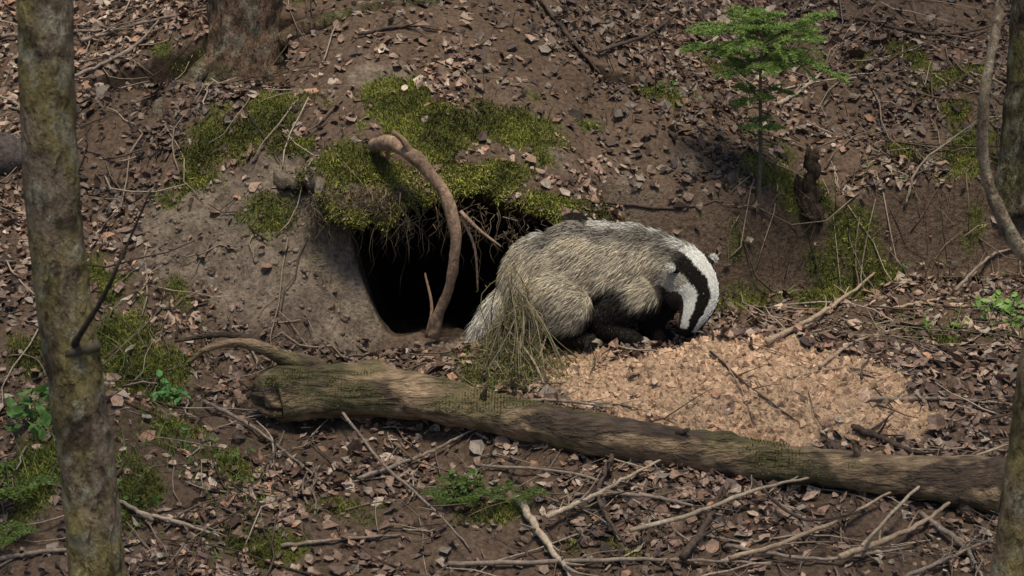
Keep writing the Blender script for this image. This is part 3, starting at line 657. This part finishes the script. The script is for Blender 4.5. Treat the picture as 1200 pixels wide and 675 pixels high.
def furcol(P):
    dh,th,ds,ts,dl,dhl,dt=info(P);n=len(P)
    nz=fbm(P[:,0]*22,P[:,1]*22,P[:,2]*30,71,3);n4=fbm(P[:,0]*7,P[:,1]*7,P[:,2]*7,72,3)
    c=np.array([.64,.54,.39])*(.6+.65*nz)[:,None]
    gg=sst(.45,.68,n4)[:,None]*.45;c=c*(1-gg)+np.array([.30,.25,.19])*gg
    zz=P[:,2]+.03*(nz-.5)
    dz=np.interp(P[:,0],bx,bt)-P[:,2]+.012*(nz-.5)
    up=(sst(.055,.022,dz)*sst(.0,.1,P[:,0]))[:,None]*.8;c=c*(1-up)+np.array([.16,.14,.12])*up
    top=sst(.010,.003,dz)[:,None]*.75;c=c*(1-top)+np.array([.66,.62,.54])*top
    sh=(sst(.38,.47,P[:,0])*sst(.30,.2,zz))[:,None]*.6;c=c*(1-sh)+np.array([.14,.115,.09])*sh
    dk=np.array([.014,.010,.008])
    bl=(sst(.170,.125,zz-.10*(P[:,0]-.3))*sst(.15,.23,P[:,0]+.35*(zz-.05)*-1))[:,None];c=c*(1-bl)+dk*bl
    l=sst(.060,.028,dl)[:,None];c=c*(1-l)+dk*l
    l=(sst(.035,.012,dhl)*sst(.06,.12,P[:,0]))[:,None];c=c*(1-l)+dk*1.5*l
    l=sst(.06,.045,dt)[:,None]*sst(.0,-.06,P[:,0])[:,None];c=c*(1-l)+np.array([.62,.57,.48])*l
    hi,ax_,dd,sd=hdir(th)
    r=P-HA[hi];r=r-ax_*(r*ax_).sum(1)[:,None];r/=np.linalg.norm(r,axis=1)[:,None]+1e-9
    ang=np.degrees(np.arctan2((r*sd).sum(1),(r*dd).sum(1)))+(vn(P[:,0]*60,P[:,1]*60,P[:,2]*60,5)-.5)*8
    aa=np.abs(ang)
    w0=20+8*np.clip(.7-th,0,1);w1=w0+40-8*np.clip(.35-th,0,.2)/.2
    hw=np.array([.90,.86,.76])
    ck=np.where((th<.36)[:,None],[[.50,.44,.35]],hw*.95)
    hc=np.where((aa<w0)[:,None],hw,np.where((aa<w1)[:,None],dk,np.where((aa<108)[:,None],ck,dk*3)))
    hc[th>.97]=dk
    inh=onhead(th,dh,dl)[:,None]
    return c*(1-inh)+hc*inh
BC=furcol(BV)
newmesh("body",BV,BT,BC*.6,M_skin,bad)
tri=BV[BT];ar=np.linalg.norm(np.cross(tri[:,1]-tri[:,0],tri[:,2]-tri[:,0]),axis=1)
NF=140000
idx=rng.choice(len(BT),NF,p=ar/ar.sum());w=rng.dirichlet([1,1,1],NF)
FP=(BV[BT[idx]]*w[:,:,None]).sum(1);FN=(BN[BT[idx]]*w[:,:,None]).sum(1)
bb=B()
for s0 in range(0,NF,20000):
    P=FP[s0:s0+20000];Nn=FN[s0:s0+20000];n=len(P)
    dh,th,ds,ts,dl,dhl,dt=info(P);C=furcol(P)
    flow=np.tile([-.75,0,-.55],(n,1)).astype(float)
    back=sst(.12,-.02,P[:,0])[:,None];flow=flow*(1-back)+np.array([-.35,0,-.95])*back
    hi,ax_,_,_=hdir(th)
    onh=onhead(th,dh,dl)[:,None];flow=flow*(1-onh)-ax_*onh
    leg=np.maximum(sst(.035,.01,dl),sst(.03,.0,dhl))[:,None]*(1-onh);flow=flow*(1-leg)+np.array([.1,0,-1])*leg
    cl3=np.stack([fbm(P[:,0]*25,P[:,1]*25,P[:,2]*25,s_,2)-.5 for s_ in(201,202,203)],1)
    flow=flow+cl3*.6*(1-onh)
    flow-=Nn*(flow*Nn).sum(1)[:,None];flow/=np.linalg.norm(flow,axis=1)[:,None]+1e-9
    Lh=.032*(1-onh[:,0])+.011*onh[:,0]*(1.1-.6*th);Lh=Lh*(1-.68*leg[:,0])
    tl=sst(.06,.045,dt)*(P[:,0]<-.02);Lh=Lh*(1+.6*tl)
    D=flow+Nn*(.24+.12*onh)+rng.normal(0,.19,(n,3))
    Lh=Lh*rng.uniform(.6,1.25,n);var=np.where(rng.uniform(0,1,n)<.20*(1-onh[:,0]),rng.uniform(.15,.5,n),rng.uniform(.75,1.3,n))
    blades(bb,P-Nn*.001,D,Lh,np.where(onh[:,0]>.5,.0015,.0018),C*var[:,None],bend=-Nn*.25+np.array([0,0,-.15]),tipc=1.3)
bb.obj("fur",M_fur,bad,False)
claws.obj("claws",M_claw,bad)
def ell(c,r,col,mat,name,rot=None):
    bm=bmesh.new();M=Matrix.Translation(Vector(c))@(rot.to_4x4() if rot else Matrix.Identity(4))@Matrix.Diagonal((*r,1))
    bmesh.ops.create_icosphere(bm,subdivisions=3,radius=1,matrix=M);V=np.array([v.co[:] for v in bm.verts]);T=np.array([[v.index for v in f.verts] for f in bm.faces]);bm.free()
    return newmesh(name,V,T,np.tile(col,(len(V),1)),mat,bad)
def hframe(j):
    _,a,d,s=hdir(np.array([(j+.5)/39]));return a[0],d[0],s[0]
ax_,dd,sd=hframe(8)
eb=B()
for s_ in(-1,1):
    a=math.radians(62);o=dd*math.cos(a)+sd*s_*math.sin(a);base=HA[8]+o*.084
    q=Vector(o).to_track_quat('Z','Y').to_matrix()
    ell(base,(.020,.011,.022),(.015,.012,.01),M_skin,"ear",q);ell(base+o*.015,(.013,.010,.009),(.65,.6,.52),M_skin,"ear_tip",q)
    for Z_,cc_ in((base,(.02,.016,.013)),(base+o*.016,(.75,.71,.62))):
        n=260;rd=rng.normal(0,1,(n,3));rd/=np.linalg.norm(rd,axis=1)[:,None];rd=rd+o*.6
        blades(eb,Z_+rd*.010,rd-ax_*.5,rng.uniform(.006,.013,n),.0014,np.tile(cc_,(n,1))*rng.uniform(.7,1.2,(n,1)))
    a=math.radians(45);j=20;a2,d2,s2=hframe(j);o=d2*math.cos(a)+s2*s_*math.sin(a)
    rj=np.interp(j/39,np.linspace(0,1,7),HR_)
    ell(HA[j]+o*(rj-.001),(.0065,.0065,.0065),(.01,.008,.008),M_nose,"eye")
eb.obj("ear_fur",M_fur,bad,False)
axn=HA[-1]-HA[-3];axn/=np.linalg.norm(axn);ell(HA[-1]+axn*.018,(.014,.014,.011),(.012,.01,.01),M_nose,"nose")
# ---------------- light -----------------
w=bpy.data.worlds.new("World");sc.world=w;w.use_nodes=True;nt=w.node_tree
sky=nt.nodes.new("ShaderNodeTexSky");sky.sky_type='NISHITA';sky.sun_disc=False
sdv=Vector((.06,-.26,.95)).normalized()
sky.sun_elevation=math.asin(sdv.z);sky.sun_rotation=math.atan2(sdv.x,sdv.y)
bg=nt.nodes["Background"];bg.inputs[1].default_value=.11;nt.links.new(sky.outputs[0],bg.inputs[0])
sl=bpy.data.lights.new("sun","SUN");sl.energy=4.3;sl.angle=math.radians(14.0);sl.color=(1,.93,.77)
so=bpy.data.objects.new("sun",sl);sc.collection.objects.link(so);so.rotation_euler=sdv.to_track_quat('Z','Y').to_euler();so.location=(3,-3,8)
sc.view_settings.view_transform='Standard';sc.view_settings.look='None';sc.view_settings.exposure=0
